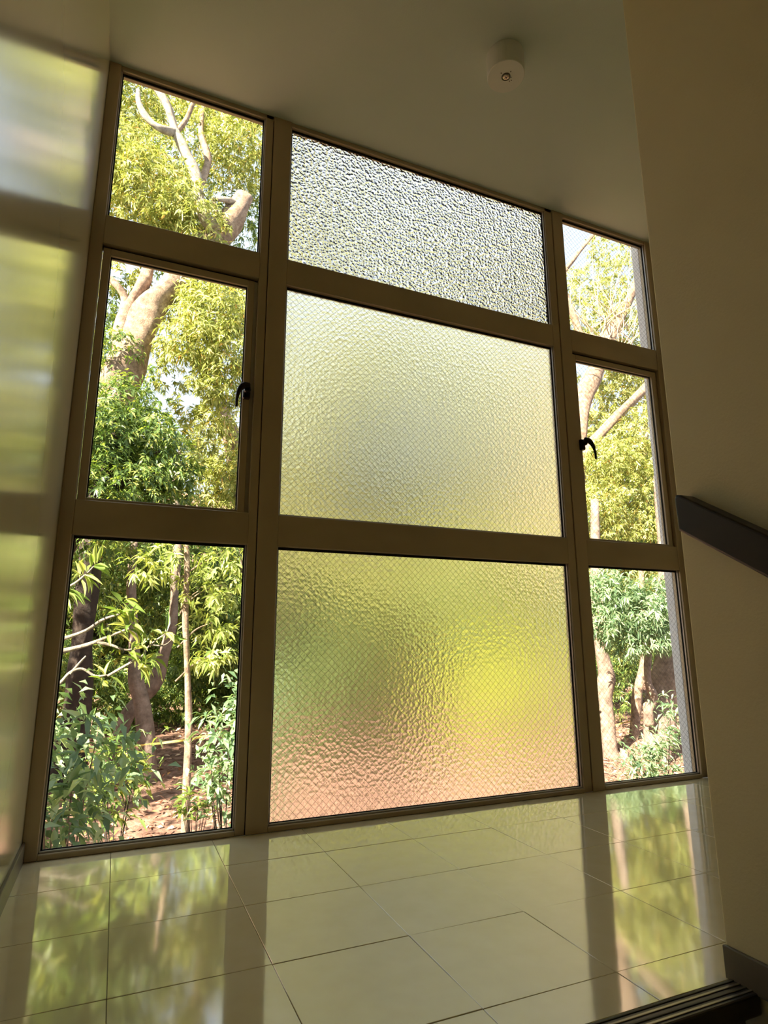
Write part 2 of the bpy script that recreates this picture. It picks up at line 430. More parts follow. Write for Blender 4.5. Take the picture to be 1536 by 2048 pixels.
for z0, z1, wired in ((Z0, T1, 1), (T2, T3, 1), (T4, Z1, 0)):
    bead_frame(A2, B0, z0, z1)
    p = figured_pane(A2, B0, z0, z1, 'figured_wired' if wired else 'figured')
    if wired: wire_mesh(A2 + 0.006, B0 - 0.006, z0 + 0.006, z1 - 0.006, YG + 0.0034, p)
for x0, x1, wired in ((JL, A0, 0), (B2, JR, 1)):
    for z0, z1 in ((Z0, T1), (T4, Z1)):
        bead_frame(x0, x1, z0, z1)
        p = clear_pane(x0, x1, z0, z1)
        if wired: wire_mesh(x0 + 0.006, x1 - 0.006, z0 + 0.006, z1 - 0.006, YG + 0.003, p)

def sash(name, x0, x1, hx, hs):
    """opening sash between the transoms; handle at hx, lever curling to side hs"""
    s = struct(empty(name, ((x0 + x1) / 2, 0, T2)))
    g, sw = 0.003, 0.027
    def sb(n, lo, hi, mat, bevel=0.0015):
        o = box(n, lo, hi, M[mat], None, bevel, 1); o.parent = s; o.matrix_parent_inverse = Matrix.Translation(-Vector(s.location)); return o
    a, b, c, d = x0 + g, x1 - g - 0.012, T2 + 0.001, T3 - 0.012
    sb('stile', (a, 0.014, c), (a + sw, 0.048, d), 'alu'); sb('stile', (b - sw, 0.014, c), (b, 0.048, d), 'alu')
    sb('rail', (a + sw, 0.014, c), (b - sw, 0.048, c + 0.010), 'alu_h'); sb('rail', (a + sw, 0.014, d - 0.028), (b - sw, 0.048, d), 'alu_h')
    sb('weather_strip', (b + 0.0005, 0.022, c), (x1, 0.044, d + 0.003), 'alu_light' if hs < 0 else 'alu', 0.0005)
    sb('weather_strip', (x0, 0.03, d + 0.002), (x1, 0.044, T3), 'gasket', 0)
    i0, i1, j0, j1 = a + sw, b - sw, c + 0.010, d - 0.028
    p = sb('pane', (i0, YG + 0.006, j0), (i1, YG + 0.011, j1), 'glass', 0)
    for lo, hi in (((i0, YG, j0), (i0 + 0.004, YG + 0.006, j1)), ((i1 - 0.004, YG, j0), (i1, YG + 0.006, j1)), ((i0, YG, j1 - 0.004), (i1, YG + 0.006, j1))):
        sb('gasket', lo, hi, 'gasket', 0)
    if hs > 0: wire_mesh(i0, i1, j0, j1, YG + 0.0085, p)
    # cam handle: base block on the stile, boss, curved tapering lever hanging down
    zc = 1.578
    hb = sb('handle', (hx - 0.014, -0.006, zc - 0.026), (hx + 0.014, 0.014, zc + 0.028), 'handle', 0.004)
    def child(n, me):
        o = put(n, me, M['handle'], hb); return o
    me = lathe_me('boss', [(0, 0), (0.012, 0), (0.013, 0.004), (0.012, 0.018), (0.008, 0.022), (0, 0.022)], 20)
    me.transform(Matrix.Translation((hx, -0.004, zc + 0.004)) @ Matrix.Rotation(math.pi / 2, 4, 'X'))
    child('boss', me)
    pts = [(hx - hs * 0.004, -0.020, zc + 0.018), (hx + hs * 0.018, -0.026, zc + 0.014), (hx + hs * 0.034, -0.032, zc - 0.010), (hx + hs * 0.041, -0.036, zc - 0.044), (hx + hs * 0.042, -0.037, zc - 0.078)]
    child('lever', tube_me('lever', pts, [0.014, 0.0135, 0.009, 0.006, 0.005], 10, 5, 0.0))
    return s
sash('window_2', JL, A0, 0.592, -1)
sash('window_3', B2, JR, B2 + 0.020, 1)

# outside reveal and base wall of the building, then an added shading wall
wx = struct(put('wall_exterior', box_me('wall_exterior', (JR + 0.001, D + 0.002, -2.2), (W + 1.6, 0.104, H + 0.6), 0.004), M['stucco']))
struct(put('wall_exterior_base', box_me('wall_exterior_base', (-0.9, 0.0, -2.2), (JR, 0.06, -0.0005)), M['stucco']))

struct(put('wall_shade_left', box_me('wall_shade_left', (-13, -0.25, -2.2), (-0.165, 0.05, 2.5)), M['stucco']))  # added unseen wall, height chosen to shade the near bush

# ================================================================== HANDRAIL
sl = 0.655; ny = -1.292; nt_ = 0.942; L = 2.6
prof = [(ny, nt_ - 0.080), (ny + 0.002, nt_ - 0.010), (ny - 0.003, nt_ - 0.001), (ny - 0.014, nt_ - 0.004), (ny - L, nt_ - sl * L), (ny - L, nt_ - sl * L - 0.094)]
me = extrude_poly('handrail', prof, 'x', XS - 0.042, XS - 0.0)
bm = bmesh.new(); bm.from_mesh(me)
bmesh.ops.bevel(bm, geom=[e for e in bm.edges if abs(e.verts[0].co.x - e.verts[1].co.x) < 1e-4 and e.verts[0].co.x < XS - 0.03], offset=0.006, segments=3, affect='EDGES', profile=0.5)
bm.to_mesh(me); bm.free()
hr = put('handrail', me, M['rail'])
tag(hr, 'dark brown wooden handrail sloping down along the olive stairwell wall', 'handrail')

# ================================================================== CEILING LAMP
la = tag(empty('ceiling_lamp', (1.4225, -0.625, H)), 'white cylindrical ceiling lamp holder without a bulb above the landing', 'lamp')
def lp(name, prof, mat, n=48, off=(0, 0, 0), par=la):
    me = lathe_me(name, prof, n); o = put(name, me, M[mat], par); o.location = off
    me.polygons.foreach_set('use_smooth', [False] * len(me.polygons)); return o
body = lp('body', [(0.0, 0.0), (0.072, 0.0), (0.0725, -0.004), (0.0715, -0.094), (0.0695, -0.0965), (0.019, -0.0965), (0.017, -0.095), (0.0, -0.095)], 'white_lamp')
lp('socket_ring', [(0.0125, -0.0945), (0.0165, -0.0945), (0.017, -0.0975), (0.015, -0.0985), (0.0125, -0.0975), (0.0125, -0.0945)], 'dark')
lp('socket', [(0.0, -0.0945), (0.012, -0.0945), (0.0125, -0.098), (0.009, -0.1), (0.0, -0.1)], 'chrome', 24)
for k in range(2):
    o = put('contact_slot', box_me('contact_slot', (-0.006, -0.0009, -0.1008), (0.006, 0.0009, -0.0995)), M['dark'], la)
    o.rotation_euler = (0, 0, 0.5 + k * math.pi / 2)
for dx, dy in ((0.023, 0.010), (0.028, 0.004), (-0.026, -0.006), (0.004, -0.026), (0.019, -0.006)):
    o = lp('screw', [(0, -0.0962), (0.0022, -0.0962), (0.0022, -0.0972), (0, -0.0976)], 'dark', 10, (dx, dy, 0))

# ================================================================== OUTSIDE
def gz(x, y):
    y = np.asarray(y, float); x = np.asarray(x, float)
    z = -1.25 + np.where(y > 5, 0.10 * (y - 5), 0) + np.where(y > 13, 0.30 * (y - 13), 0)
    return z + 0.06 * np.sin(x * 0.9 + 1) * np.cos(y * 0.7) + 0.03 * np.sin(x * 2.3) * np.sin(y * 1.9 + 2)
N = 130
gx = np.linspace(-22, 46, N); gy = np.linspace(0.03, 42, N)
GX, GY = np.meshgrid(gx, gy); GZ = gz(GX, GY)
V = np.stack([GX, GY, GZ], -1).reshape(-1, 3)
I = np.arange(N * N).reshape(N, N)
F = np.stack([I[:-1, :-1], I[:-1, 1:], I[1:, 1:], I[1:, :-1]], -1).reshape(-1, 4)
gr = struct(put('ground', mesh_np('ground', V, F, True), M['litter']))

LEAF_T = np.array([[0, 4, 3], [0, 3, 1], [3, 4, 2], [3, 2, 1]])
LEAF_T = np.array([[0, 2, 3], [0, 3, 1], [3, 2, 4], [3, 4, 1]])
def leaves_mesh(name, base, dirn, up, length, width, droop=0.25):
    n = len(base)
    d = dirn / np.linalg.norm(dirn, axis=1)[:, None]
    s = np.cross(d, up); s /= np.maximum(np.linalg.norm(s, axis=1), 1e-6)[:, None]
    nn = np.cross(s, d)
    L = length[:, None]; Wd = width[:, None]
    mid = base + d * L * 0.48
    v = np.empty((n, 5, 3))
    v[:, 0] = base; v[:, 1] = mid - s * Wd * 0.5 + nn * Wd * 0.18; v[:, 2] = mid + s * Wd * 0.5 + nn * Wd * 0.18
    v[:, 3] = mid; v[:, 4] = base + d * L * 0.96 - np.array([0, 0, 1.0]) * L * droop
    t = LEAF_T[None] + (np.arange(n) * 5)[:, None, None]
    return mesh_np(name, v.reshape(-1, 3), t.reshape(-1, 3))

def whorls(center, radius, n_twig, per=9, ll=0.115, lw=0.027, squash=0.8):
    """leaf bases, directions and up vectors of n_twig whorls filling a crown lobe"""
    c = np.asarray(center, float)
    q = RNG.normal(size=(n_twig, 3)); q /= np.linalg.norm(q, axis=1)[:, None]
    rr = RNG.uniform(0.25, 1, n_twig) ** 0.5
    pos = c + q * rr[:, None] * radius * np.array([1, 1, squash])
    tw = q * 0.8 + RNG.normal(size=(n_twig, 3)) * 0.5 + np.array([0, 0, 0.25]); tw /= np.linalg.norm(tw, axis=1)[:, None]
    B = np.repeat(pos, per, 0); T = np.repeat(tw, per, 0)
    B = B + T * RNG.uniform(-0.07, 0.05, (len(B), 1))
    rd = RNG.normal(size=B.shape); rd -= (rd * T).sum(1)[:, None] * T; rd /= np.linalg.norm(rd, axis=1)[:, None]
    dr = rd * 0.85 + T * RNG.uniform(0.1, 0.7, (len(B), 1)) + np.array([0, 0, -0.35])
    return B, dr, T, ll * RNG.uniform(0.65, 1.3, len(B)), lw * RNG.uniform(0.8, 1.25, len(B))

def foliage(parent, lobes, mat, name='foliage', ll=0.115, lw=0.027, droop=0.25, dens=2.3, ls=0.82):
    parts = [whorls(c, r, int(n * dens), ll=ll * ls, lw=lw * ls) for c, r, n in lobes]
    A = [np.concatenate(x) for x in zip(*parts)]
    me = leaves_mesh(name, A[0], A[1], A[2], A[3], A[4], droop)
    o = put(name, me, M[mat]); o['kind'] = 'stuff'
    o.parent = parent; o.matrix_parent_inverse = Matrix.Translation(-Vector(parent.location))
    return o

def limb(parent, name, pts, radii, mat, sides=10):
    o = put(name, tube_me(name, pts, radii, sides), M[mat])
    o.parent = parent; o.matrix_parent_inverse = Matrix.Translation(-Vector(parent.location))
    return o

def tree_root(name, base, label, cat='tree', group=None):
    return tag(empty(name, tuple(base)), label, cat, group)

def P(*a): return [at(*q) for q in a]
def grounded(px, py, Y):
    p = at(px, py, Y); p[2] = float(gz(p[0], p[1])) - 0.05; return p

# --- leaning tree of the upper left panes
DA = 6.0
b0 = grounded(-40, 1450, DA)
tA = tree_root('leaning_tree', b0, 'thick leaning tree with mottled pinkish bark crossing the upper left panes')
limb(tA, 'trunk', [b0, at(20, 1300, DA), at(95, 1080, DA), at(170, 920, DA)] + P((212, 830, DA), (240, 760, DA), (272, 680, DA), (300, 615, DA), (352, 565, DA), (415, 492, DA), (462, 440, DA), (488, 395, DA)),
     [0.36, 0.33, 0.30, 0.28, 0.26, 0.235, 0.215, 0.205, 0.20, 0.185, 0.175, 0.15], 'bark', 16)
limb(tA, 'branch', P((226, 800, DA), (236, 720, DA), (243, 650, DA), (264, 605, DA), (290, 560, DA), (300, 525, DA + .1), (318, 470, DA + .2)), [0.13, 0.11, 0.095, 0.085, 0.08, 0.07, 0.06], 'bark', 12)
limb(tA, 'branch', P((244, 640, DA), (250, 598, DA), (228, 565, DA), (205, 548, DA + .3)), [0.06, 0.055, 0.05, 0.045], 'bark')
limb(tA, 'branch', P((484, 420, DA), (462, 402, DA - .1), (432, 398, DA - .2)), [0.06, 0.05, 0.035], 'bark_pale')
limb(tA, 'branch', P((476, 432, DA), (462, 412, DA), (452, 404, DA - .1)), [0.05, 0.045, 0.03], 'bark_pale')
limb(tA, 'branch', P((455, 475, DA + .3), (435, 440, DA + .6), (428, 400, DA + 1)), [0.07, 0.055, 0.04], 'bark')
DU = 5.7
limb(tA, 'branch', P((446, 462, DA), (412, 440, DU), (398, 385, DU), (388, 340, DU), (368, 298, DU), (350, 262, DU), (332, 205, DU), (292, 150, DU)), [0.10, 0.085, 0.078, 0.072, 0.068, 0.064, 0.056, 0.04], 'bark_pale', 12)
limb(tA, 'branch', P((352, 266, DU), (318, 256, DU - .1), (292, 234, DU - .1), (278, 205, DU - .1), (276, 180, DU - .1)), [0.055, 0.052, 0.046, 0.038, 0.028], 'bark_pale')
limb(tA, 'branch', P((352, 265, DU), (372, 240, DU), (386, 205, DU), (392, 175, DU)), [0.04, 0.034, 0.028, 0.02], 'bark')
limb(tA, 'branch', P((396, 380, DU + .1), (416, 322, DU + .4), (402, 262, DU + .5), (410, 190, DU + .6)), [0.06, 0.05, 0.045, 0.035], 'bark')
lob = []
for px, py, Y, r, n in ((340, 750, 6.4, .3, 10), (385, 800, 6.6, .35, 10), (350, 850, 6.6, .3, 10), (400, 870, 6.4, .35, 18), (430, 830, 6.2, .35, 34), (330, 700, 6.6, .3, 18), (260, 175, 6.5, .7, 120), (400, 190, 6.8, .8, 140), (485, 270, 6.2, .75, 130), (235, 300, 6.0, .65, 120), (300, 385, 5.9, .7, 150), (380, 440, 5.8, .6, 120), (330, 320, 6.4, .6, 80), (480, 330, 6.5, .7, 110), (230, 390, 6.4, .6, 100), (560, 220, 6.6, .9, 110), (450, 150, 7.0, 1.0, 150), (180, 180, 6.8, 1.0, 150), (420, 620, 5.6, .55, 110), (390, 680, 5.6, .5, 95), (450, 700, 5.7, .55, 100), (470, 600, 6.2, .6, 80), (440, 760, 5.7, .45, 75), (380, 610, 6.0, .4, 50), (240, 540, 6.6, .5, 40), (340, 460, 6.2, .5, 90), (80, 220, 6.6, .9, 90), (-60, 300, 6.6, 1.0, 90), (90, 430, 6.8, .8, 70), (-20, 560, 6.8, .9, 70)):
    lob.append((at(px, py, Y), r, n))
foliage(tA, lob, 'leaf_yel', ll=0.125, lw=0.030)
foliage(tA, [(at(px, py, Y), r, n) for px, py, Y, r, n in ((250, 250, 7.2, .8, 60), (350, 330, 7.2, .8, 60), (440, 380, 7.2, .8, 60), (490, 430, 7.0, .5, 40), (500, 470, 7.4, .5, 30), (230, 600, 7.2, .5, 40), (360, 540, 7.4, .5, 40), (440, 560, 7.4, .6, 60), (210, 720, 7.4, .5, 45))], 'leaf_grn', ll=0.115)  # shaded inner leaves of the same tree, painted deep green

# --- pale forked tree behind it, seen through the top left pane
DB = 8.0
b0 = grounded(515, 1450, DB)
tB = tree_root('stub_tree', b0, 'tree with a short brown stub low in the left sash, behind yellow leaves')
limb(tB, 'trunk', [b0, at(505, 1150, DB)] + P((468, 900, DB), (448, 835, DB), (432, 740, DB), (430, 640, DB)), [0.22, 0.19, 0.15, 0.12, 0.07, 0.04], 'bark', 12)
limb(tB, 'branch', P((468, 900, DB), (455, 850, DB - .2), (438, 835, DB - .3)), [0.11, 0.09, 0.06], 'bark')
lob = [(at(px, py, Y), r, n) for px, py, Y, r, n in ((300, 180, 8.8, 1.0, 120), (430, 210, 9, 1.0, 130), (500, 180, 9, 1.0, 110), (260, 330, 8.6, .8, 90), (350, 420, 8.6, .8, 90), (450, 900, 7.6, .7, 130), (480, 960, 7.4, .7, 130), (400, 960, 7.8, .7, 110), (480, 640, 8.5, .5, 30))]
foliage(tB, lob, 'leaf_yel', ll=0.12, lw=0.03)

# --- deep green tree low in the left sash
DC = 5.2
b0 = grounded(20, 1450, DC)
tC = tree_root('evergreen_tree', b0, 'dense deep green tree filling the lower part of the left sash')
limb(tC, 'trunk', [b0] + P((60, 1250, DC), (150, 1060, DC), (220, 930, DC), (235, 830, DC)), [0.12, 0.11, 0.09, 0.07, 0.04], 'bark_dark')
limb(tC, 'branch', P((150, 1060, DC), (240, 970, DC), (320, 900, DC)), [0.05, 0.04, 0.02], 'bark_dark')
lob = [(at(px, py, Y), r, n) for px, py, Y, r, n in ((240, 800, 5.4, .42, 70), (215, 860, 5.2, .5, 110), (280, 880, 5.3, .5, 110), (330, 930, 5.3, .45, 90), (220, 960, 5.1, .5, 110), (280, 970, 5.2, .45, 90), (170, 900, 5.2, .5, 80), (190, 1040, 5.2, .55, 100), (330, 1010, 5.4, .45, 70), (230, 700, 5.8, .35, 35), (200, 640, 6.6, .4, 40))]
foliage(tC, lob, 'leaf_grn', ll=0.11, lw=0.028)

# --- trees standing on the litter, lower left pane
DD = 4.3
b0 = grounded(372, 1655, DD)
tD = tree_root('sapling', b0, 'slender straight sapling trunk standing on the leaf litter in the lower left pane')
limb(tD, 'trunk', [b0] + P((374, 1560, DD), (377, 1450, DD), (374, 1330, DD), (371, 1230, DD), (374, 1130, DD), (371, 1060, DD), (373, 1010, DD)), [0.042, 0.036, 0.034, 0.032, 0.030, 0.028, 0.022, 0.010], 'bark', 10)
lob = [(at(px, py, DD), r, n) for px, py, r, n in ((425, 1245, .30, 12), (445, 1170, .28, 10), (430, 1310, .26, 10), (345, 1120, .3, 9), (455, 1110, .3, 10), (400, 1180, .25, 7), (300, 1130, .3, 8))]
for c, r, n in lob[:6]:
    k = at(373, 1024 + (c[2] - CAM[2]) * 0, DD); z = c[2] - 0.15
    limb(tD, 'branch', [np.array([k[0], k[1], z - 0.1]), (np.array([k[0], k[1], z]) + c) / 2, c], [0.009, 0.007, 0.004], 'bark', 6)
foliage(tD, lob, 'leaf_mid', ll=0.13, lw=0.032)

DE = 7.2
b0 = grounded(235, 1492, DE)
tE = tree_root('curved_tree', b0, 'grey-brown tree with a curved trunk crossing in front of another trunk')
limb(tE, 'trunk', [b0] + P((238, 1480, DE), (262, 1420, DE), (306, 1372, DE), (328, 1310, DE), (345, 1240, DE), (350, 1160, DE), (356, 1080, DE), (350, 980, DE), (360, 900, DE)), [0.12, 0.105, 0.10, 0.095, 0.08, 0.07, 0.065, 0.06, 0.05, 0.03], 'bark_grey', 12)
b1 = grounded(296, 1548, 6.6)
tE2 = tree_root('crooked_tree', b1, 'brown trunk rooted in the litter behind the curved tree')
limb(tE2, 'trunk', [b1] + P((296, 1500, 6.6), (286, 1420, 6.7), (272, 1360, 6.8), (268, 1290, 7), (262, 1200, 7.2), (268, 1080, 7.4)), [0.14, 0.11, 0.10, 0.09, 0.08, 0.07, 0.05], 'bark_grey', 12)
lob = [(at(px, py, Y), r, n) for px, py, Y, r, n in ((300, 1130, 8.2, .9, 160), (400, 1120, 8.4, .9, 150), (200, 1130, 8.0, .9, 150), (460, 1200, 8.4, .8, 120), (330, 1200, 8.8, .8, 110), (240, 1200, 8.6, .8, 110), (400, 1290, 9.0, .8, 120), (470, 1300, 8.8, .7, 90))]
foliage(tE, lob[:4], 'leaf_grn', ll=0.13, lw=0.034); foliage(tE2, lob[4:], 'leaf_grn', ll=0.13, lw=0.034)

# low dark thicket closing the view behind the trunks
for lab, xs_, Yt in (('dark green thicket behind the crossing trunks of the lower left pane', (230, 500), 9.6), ('dark thicket under the canopy at the left edge of the lower left pane', (20, 240), 9.0), ('dark thicket behind the trunks of the lower right pane', (1180, 1390), 9.4)):
    b0 = grounded(sum(xs_) / 2, 1450, Yt)
    tT = tree_root('thicket', b0, lab, 'thicket')
    limb(tT, 'stem', [b0, b0 + [0.1, 0, 0.8], b0 + [0.2, 0, 1.6]], [0.05, 0.04, 0.02], 'bark_dark', 7)
    lob = [(at(RNG.uniform(*xs_), RNG.uniform(1300, 1450), Yt + RNG.uniform(-.5, .8)), 0.6, 46) for k in range(int((xs_[1] - xs_[0]) / 16))]
    foliage(tT, lob, 'leaf_grn', ll=0.13, lw=0.036)

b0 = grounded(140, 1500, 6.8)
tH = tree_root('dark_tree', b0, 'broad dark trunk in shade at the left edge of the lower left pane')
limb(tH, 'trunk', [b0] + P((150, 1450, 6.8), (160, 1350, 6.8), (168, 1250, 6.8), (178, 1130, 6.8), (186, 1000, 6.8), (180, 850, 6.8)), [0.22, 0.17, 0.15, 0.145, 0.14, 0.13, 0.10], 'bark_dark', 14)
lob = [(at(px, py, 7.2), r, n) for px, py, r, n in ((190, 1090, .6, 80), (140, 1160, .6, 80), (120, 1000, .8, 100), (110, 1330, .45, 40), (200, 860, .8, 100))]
lob += [(np.array(c), r, n) for c, r, n in (((-3.4, 4.6, 2.4), 1.3, 170), ((-4.8, 3.8, 3.6), 1.4, 170), ((-4.0, 5.6, 3.2), 1.4, 170), ((-2.6, 6.2, 2.2), 1.1, 110), ((-5.4, 5.0, 4.4), 1.4, 150), ((-2.7, 3.6, 1.2), 0.9, 70))]  # unseen crown lobes added out at the left to shade the lower trunks
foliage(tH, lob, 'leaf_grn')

# --- shrubs of single leaves near the window
def big_leaf_me(name, mat):
    # lanceolate blade, folded along the midrib and curving down
    v, f = [], []
    for i, (t, w) in enumerate(((0, 0.02), (0.18, 0.5), (0.42, 1.0), (0.68, 0.8), (0.88, 0.35), (1.0, 0.0))):
        z = -0.28 * t * t
        v += [(t, -0.5 * w, z + 0.10 * w), (t, 0, z), (t, 0.5 * w, z + 0.10 * w)]
    for i in range(5):
        k = i * 3
        f += [(k, k + 3, k + 4, k + 1), (k + 1, k + 4, k + 5, k + 2)]
    me = mesh_pd(name, v, f, True); me.materials.append(mat); return me
LEAFME = {k: big_leaf_me('leaf', M[k]) for k in ('leaf_big', 'leaf_bush', 'leaf_grn_o')}
def leaf_obj(parent, base, d, up, L, Wd, mat):
    d = Vector(d).normalized(); s = Vector(up).cross(d)
    if s.length < 1e-4: s = Vector((0, 1, 0))
    s.normalize(); n = d.cross(s)
    o = bpy.data.objects.new('leaf', LEAFME[mat]); COL.objects.link(o); o.parent = parent
    o.matrix_parent_inverse = Matrix.Translation(-Vector(parent.location))
    mm = Matrix.Identity(4)
    for i in range(3):
        mm[i][0] = d[i] * L; mm[i][1] = s[i] * Wd; mm[i][2] = n[i] * L; mm[i][3] = base[i]
    o.matrix_basis = mm
    return o
def bush_leaves(parent, tips, mat, per, L, Wd, droop=0.3, extra=3, spread=0.13, smat=None):
    """up to 300 single leaves on the nearest tips, the rest of the same foliage as one part"""
    n = 0
    tips = sorted(tips, key=lambda c: c[0][1])
    B, Dv, U = [], [], []
    for c, ax in tips:
        ax = np.asarray(ax, float); ax /= np.linalg.norm(ax)
        for k in range(per * (1 + extra)):
            r = RNG.normal(size=3); r -= r.dot(ax) * ax; r /= np.linalg.norm(r)
            d = r * 0.8 + ax * RNG.uniform(0.0, 0.9) + np.array([0, 0, -droop])
            if k < per and n < 295:
                leaf_obj(parent, c + ax * RNG.uniform(-0.05, 0.02), d, np.array([0, 0, 1]) + 0.4 * RNG.normal(size=3), L * RNG.uniform(0.7, 1.2), Wd * RNG.uniform(0.8, 1.15), mat); n += 1
            else:
                B.append(c + RNG.normal(size=3) * spread + np.array([0, 0.06, -0.03])); Dv.append(d); U.append(np.array([0, 0, 1]) + 0.4 * RNG.normal(size=3))
    N_ = len(B)
    o = put('foliage', leaves_mesh('foliage', np.array(B), np.array(Dv), np.array(U), L * RNG.uniform(0.6, 1.1, N_), Wd * RNG.uniform(0.8, 1.1, N_)), M[smat]); o['kind'] = 'stuff'
    o.parent = parent; o.matrix_parent_inverse = Matrix.Translation(-Vector(parent.location))

def whorl_leaves(parent, pos, axis, n, L, Wd, mat, droop=0.3):
    ax = np.asarray(axis, float); ax /= np.linalg.norm(ax)
    for k in range(n):
        r = RNG.normal(size=3); r -= r.dot(ax) * ax; r /= np.linalg.norm(r)
        d = r * 0.8 + ax * RNG.uniform(0.0, 0.9) + np.array([0, 0, -droop])
        leaf_obj(parent, np.asarray(pos) + ax * RNG.uniform(-0.05, 0.02), d, np.array([0, 0, 1]) + 0.4 * RNG.normal(size=3), L * RNG.uniform(0.7, 1.2), Wd * RNG.uniform(0.8, 1.15), mat)

# bare pale branches with big leaf whorls reaching in from the left
DF = 1.9
b0 = grounded(-60, 1500, DF); b0[0] -= 0.25
tF = tree_root('branching_shrub', b0, 'pale grey branches with long drooping leaves reaching in from the left')
stem = at(-40, 1400, DF)
limb(tF, 'stem', [b0, stem - [0.1, 0, 0.1]] + P((-20, 1340, DF), (30, 1310, DF), (80, 1310, DF)), [0.035, 0.03, 0.026, 0.022, 0.02], 'bark_pale')
for pts, r in (([(80, 1310, DF), (130, 1301, DF), (180, 1288, DF), (225, 1270, DF), (262, 1256, DF - .05)], .016), ([(60, 1300, DF), (120, 1280, DF), (170, 1262, DF), (205, 1240, DF), (240, 1228, DF)], .014),
               ([(190, 1284, DF), (222, 1290, DF), (250, 1300, DF), (272, 1296, DF)], .010), ([(40, 1380, DF), (110, 1372, DF), (140, 1345, DF), (165, 1338, DF), (190, 1352, DF), (215, 1350, DF)], .012),
               ([(140, 1348, DF), (160, 1325, DF), (172, 1312, DF)], .010), ([(215, 1352, DF), (262, 1325, DF), (284, 1312, DF), (300, 1290, DF), (330, 1268, DF)], .008), ([(300, 1290, DF), (330, 1290, DF), (352, 1270, DF)], .006),
               ([(100, 1180, DF), (140, 1172, DF), (170, 1150, DF), (190, 1130, DF)], .008)):
    limb(tF, 'branch', P(*pts), [r * (1 - 0.55 * i / (len(pts) - 1)) for i in range(len(pts))], 'bark_pale', 8)
for px, py, n in ((245, 1225, 16), (262, 1250, 10), (272, 1296, 7), (215, 1350, 6), (286, 1325, 14), (300, 1320, 8), (330, 1268, 6), (352, 1270, 4), (172, 1145, 12), (190, 1130, 8), (225, 1262, 7), (250, 1200, 10), (135, 1180, 6)):
    whorl_leaves(tF, at(px, py, DF), (0.6, -0.1, 0.5), n, 0.135, 0.030, 'leaf_big')

# leafy bush in the lower left corner
b0 = grounded(110, 1760, 1.7)
tG = tree_root('leafy_bush', b0, 'blue-green broad-leaved bush in the lower left corner of the window', 'bush')
tips = []
while len(tips) < 46:
    px = RNG.uniform(62, 275); py = RNG.uniform(1405, 1720)
    if py < 1405 + max(0, px - 130) * 0.55 or (px > 190 and py > 1560) or (px > 150 and py > 1660): continue
    tips.append((at(px, py, RNG.uniform(1.5, 2.3)), (RNG.normal() * 0.5 + 0.3, RNG.normal() * 0.4 - 0.2, 0.7)))
for c, ax in tips[::6]:
    limb(tG, 'stem', [b0 + RNG.normal(size=3) * [0.08, 0.05, 0] + [0, 0.25, 0], b0 * 0.45 + c * 0.55 + [0, 0.12, 0.0], c], [0.008, 0.006, 0.003], 'bark', 6)
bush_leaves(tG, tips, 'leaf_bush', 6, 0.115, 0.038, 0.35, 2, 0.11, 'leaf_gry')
# yellow-green low bush beside it
b0 = grounded(235, 1640, 3.2)
tG2 = tree_root('low_bush', b0, 'small yellow-green bush on the litter beside the blue-green bush', 'bush')
tips = []
for k in range(34):
    px = RNG.uniform(180, 288); py = RNG.uniform(1490, 1640); c = at(px, py, RNG.uniform(2.9, 3.5))
    tips.append((c, (RNG.normal() * 0.5, -0.3, 0.7)))
    if k % 5 == 0: limb(tG2, 'stem', [b0, (b0 + c) / 2 + [0, 0, 0.06], c], [0.008, 0.006, 0.003], 'bark_dark', 5)
bush_leaves(tG2, tips, 'leaf_grn_o', 5, 0.11, 0.032, 0.3, 2, 0.1, 'leaf_grn')
# shrub at the right side of the lower left pane
b0 = grounded(455, 1640, 3.0)
tI = tree_root('leafy_bush', b0, 'upright green shrub beside the mullion at the right of the lower left pane', 'bush')
tips = []
for k in range(50):
    px = RNG.uniform(418, 530); py = RNG.uniform(1355, 1620) ; c = at(px + max(0, 1450 - py) * 0.12, py, RNG.uniform(2.7, 3.3))
    tips.append((c, (RNG.normal() * 0.5 - 0.2, -0.3, 0.7)))
    if k % 6 == 0: limb(tI, 'stem', [b0 + [0.1, 0.1, 0], (b0 + c) / 2, c], [0.008, 0.006, 0.003], 'bark_dark', 5)
bush_leaves(tI, tips, 'leaf_bush', 5, 0.115, 0.036, 0.35, 3, 0.11, 'leaf_gry')
b0 = grounded(392, 1650, 3.9)
tI2 = tree_root('seedling', b0, 'pale green seedling at the foot of the slender sapling', 'plant')
for k in range(12):
    px = RNG.uniform(350, 425); py = RNG.uniform(1575, 1650); c = at(px, py, RNG.uniform(3.7, 4.1))
    limb(tI2, 'stem', [b0, (b0 + c) / 2, c], [0.006, 0.004, 0.002], 'bark_dark', 5)
    whorl_leaves(tI2, c, (c - b0) + [0, 0, 0.2], 6, 0.11, 0.034, 'leaf_grn_o', 0.2)

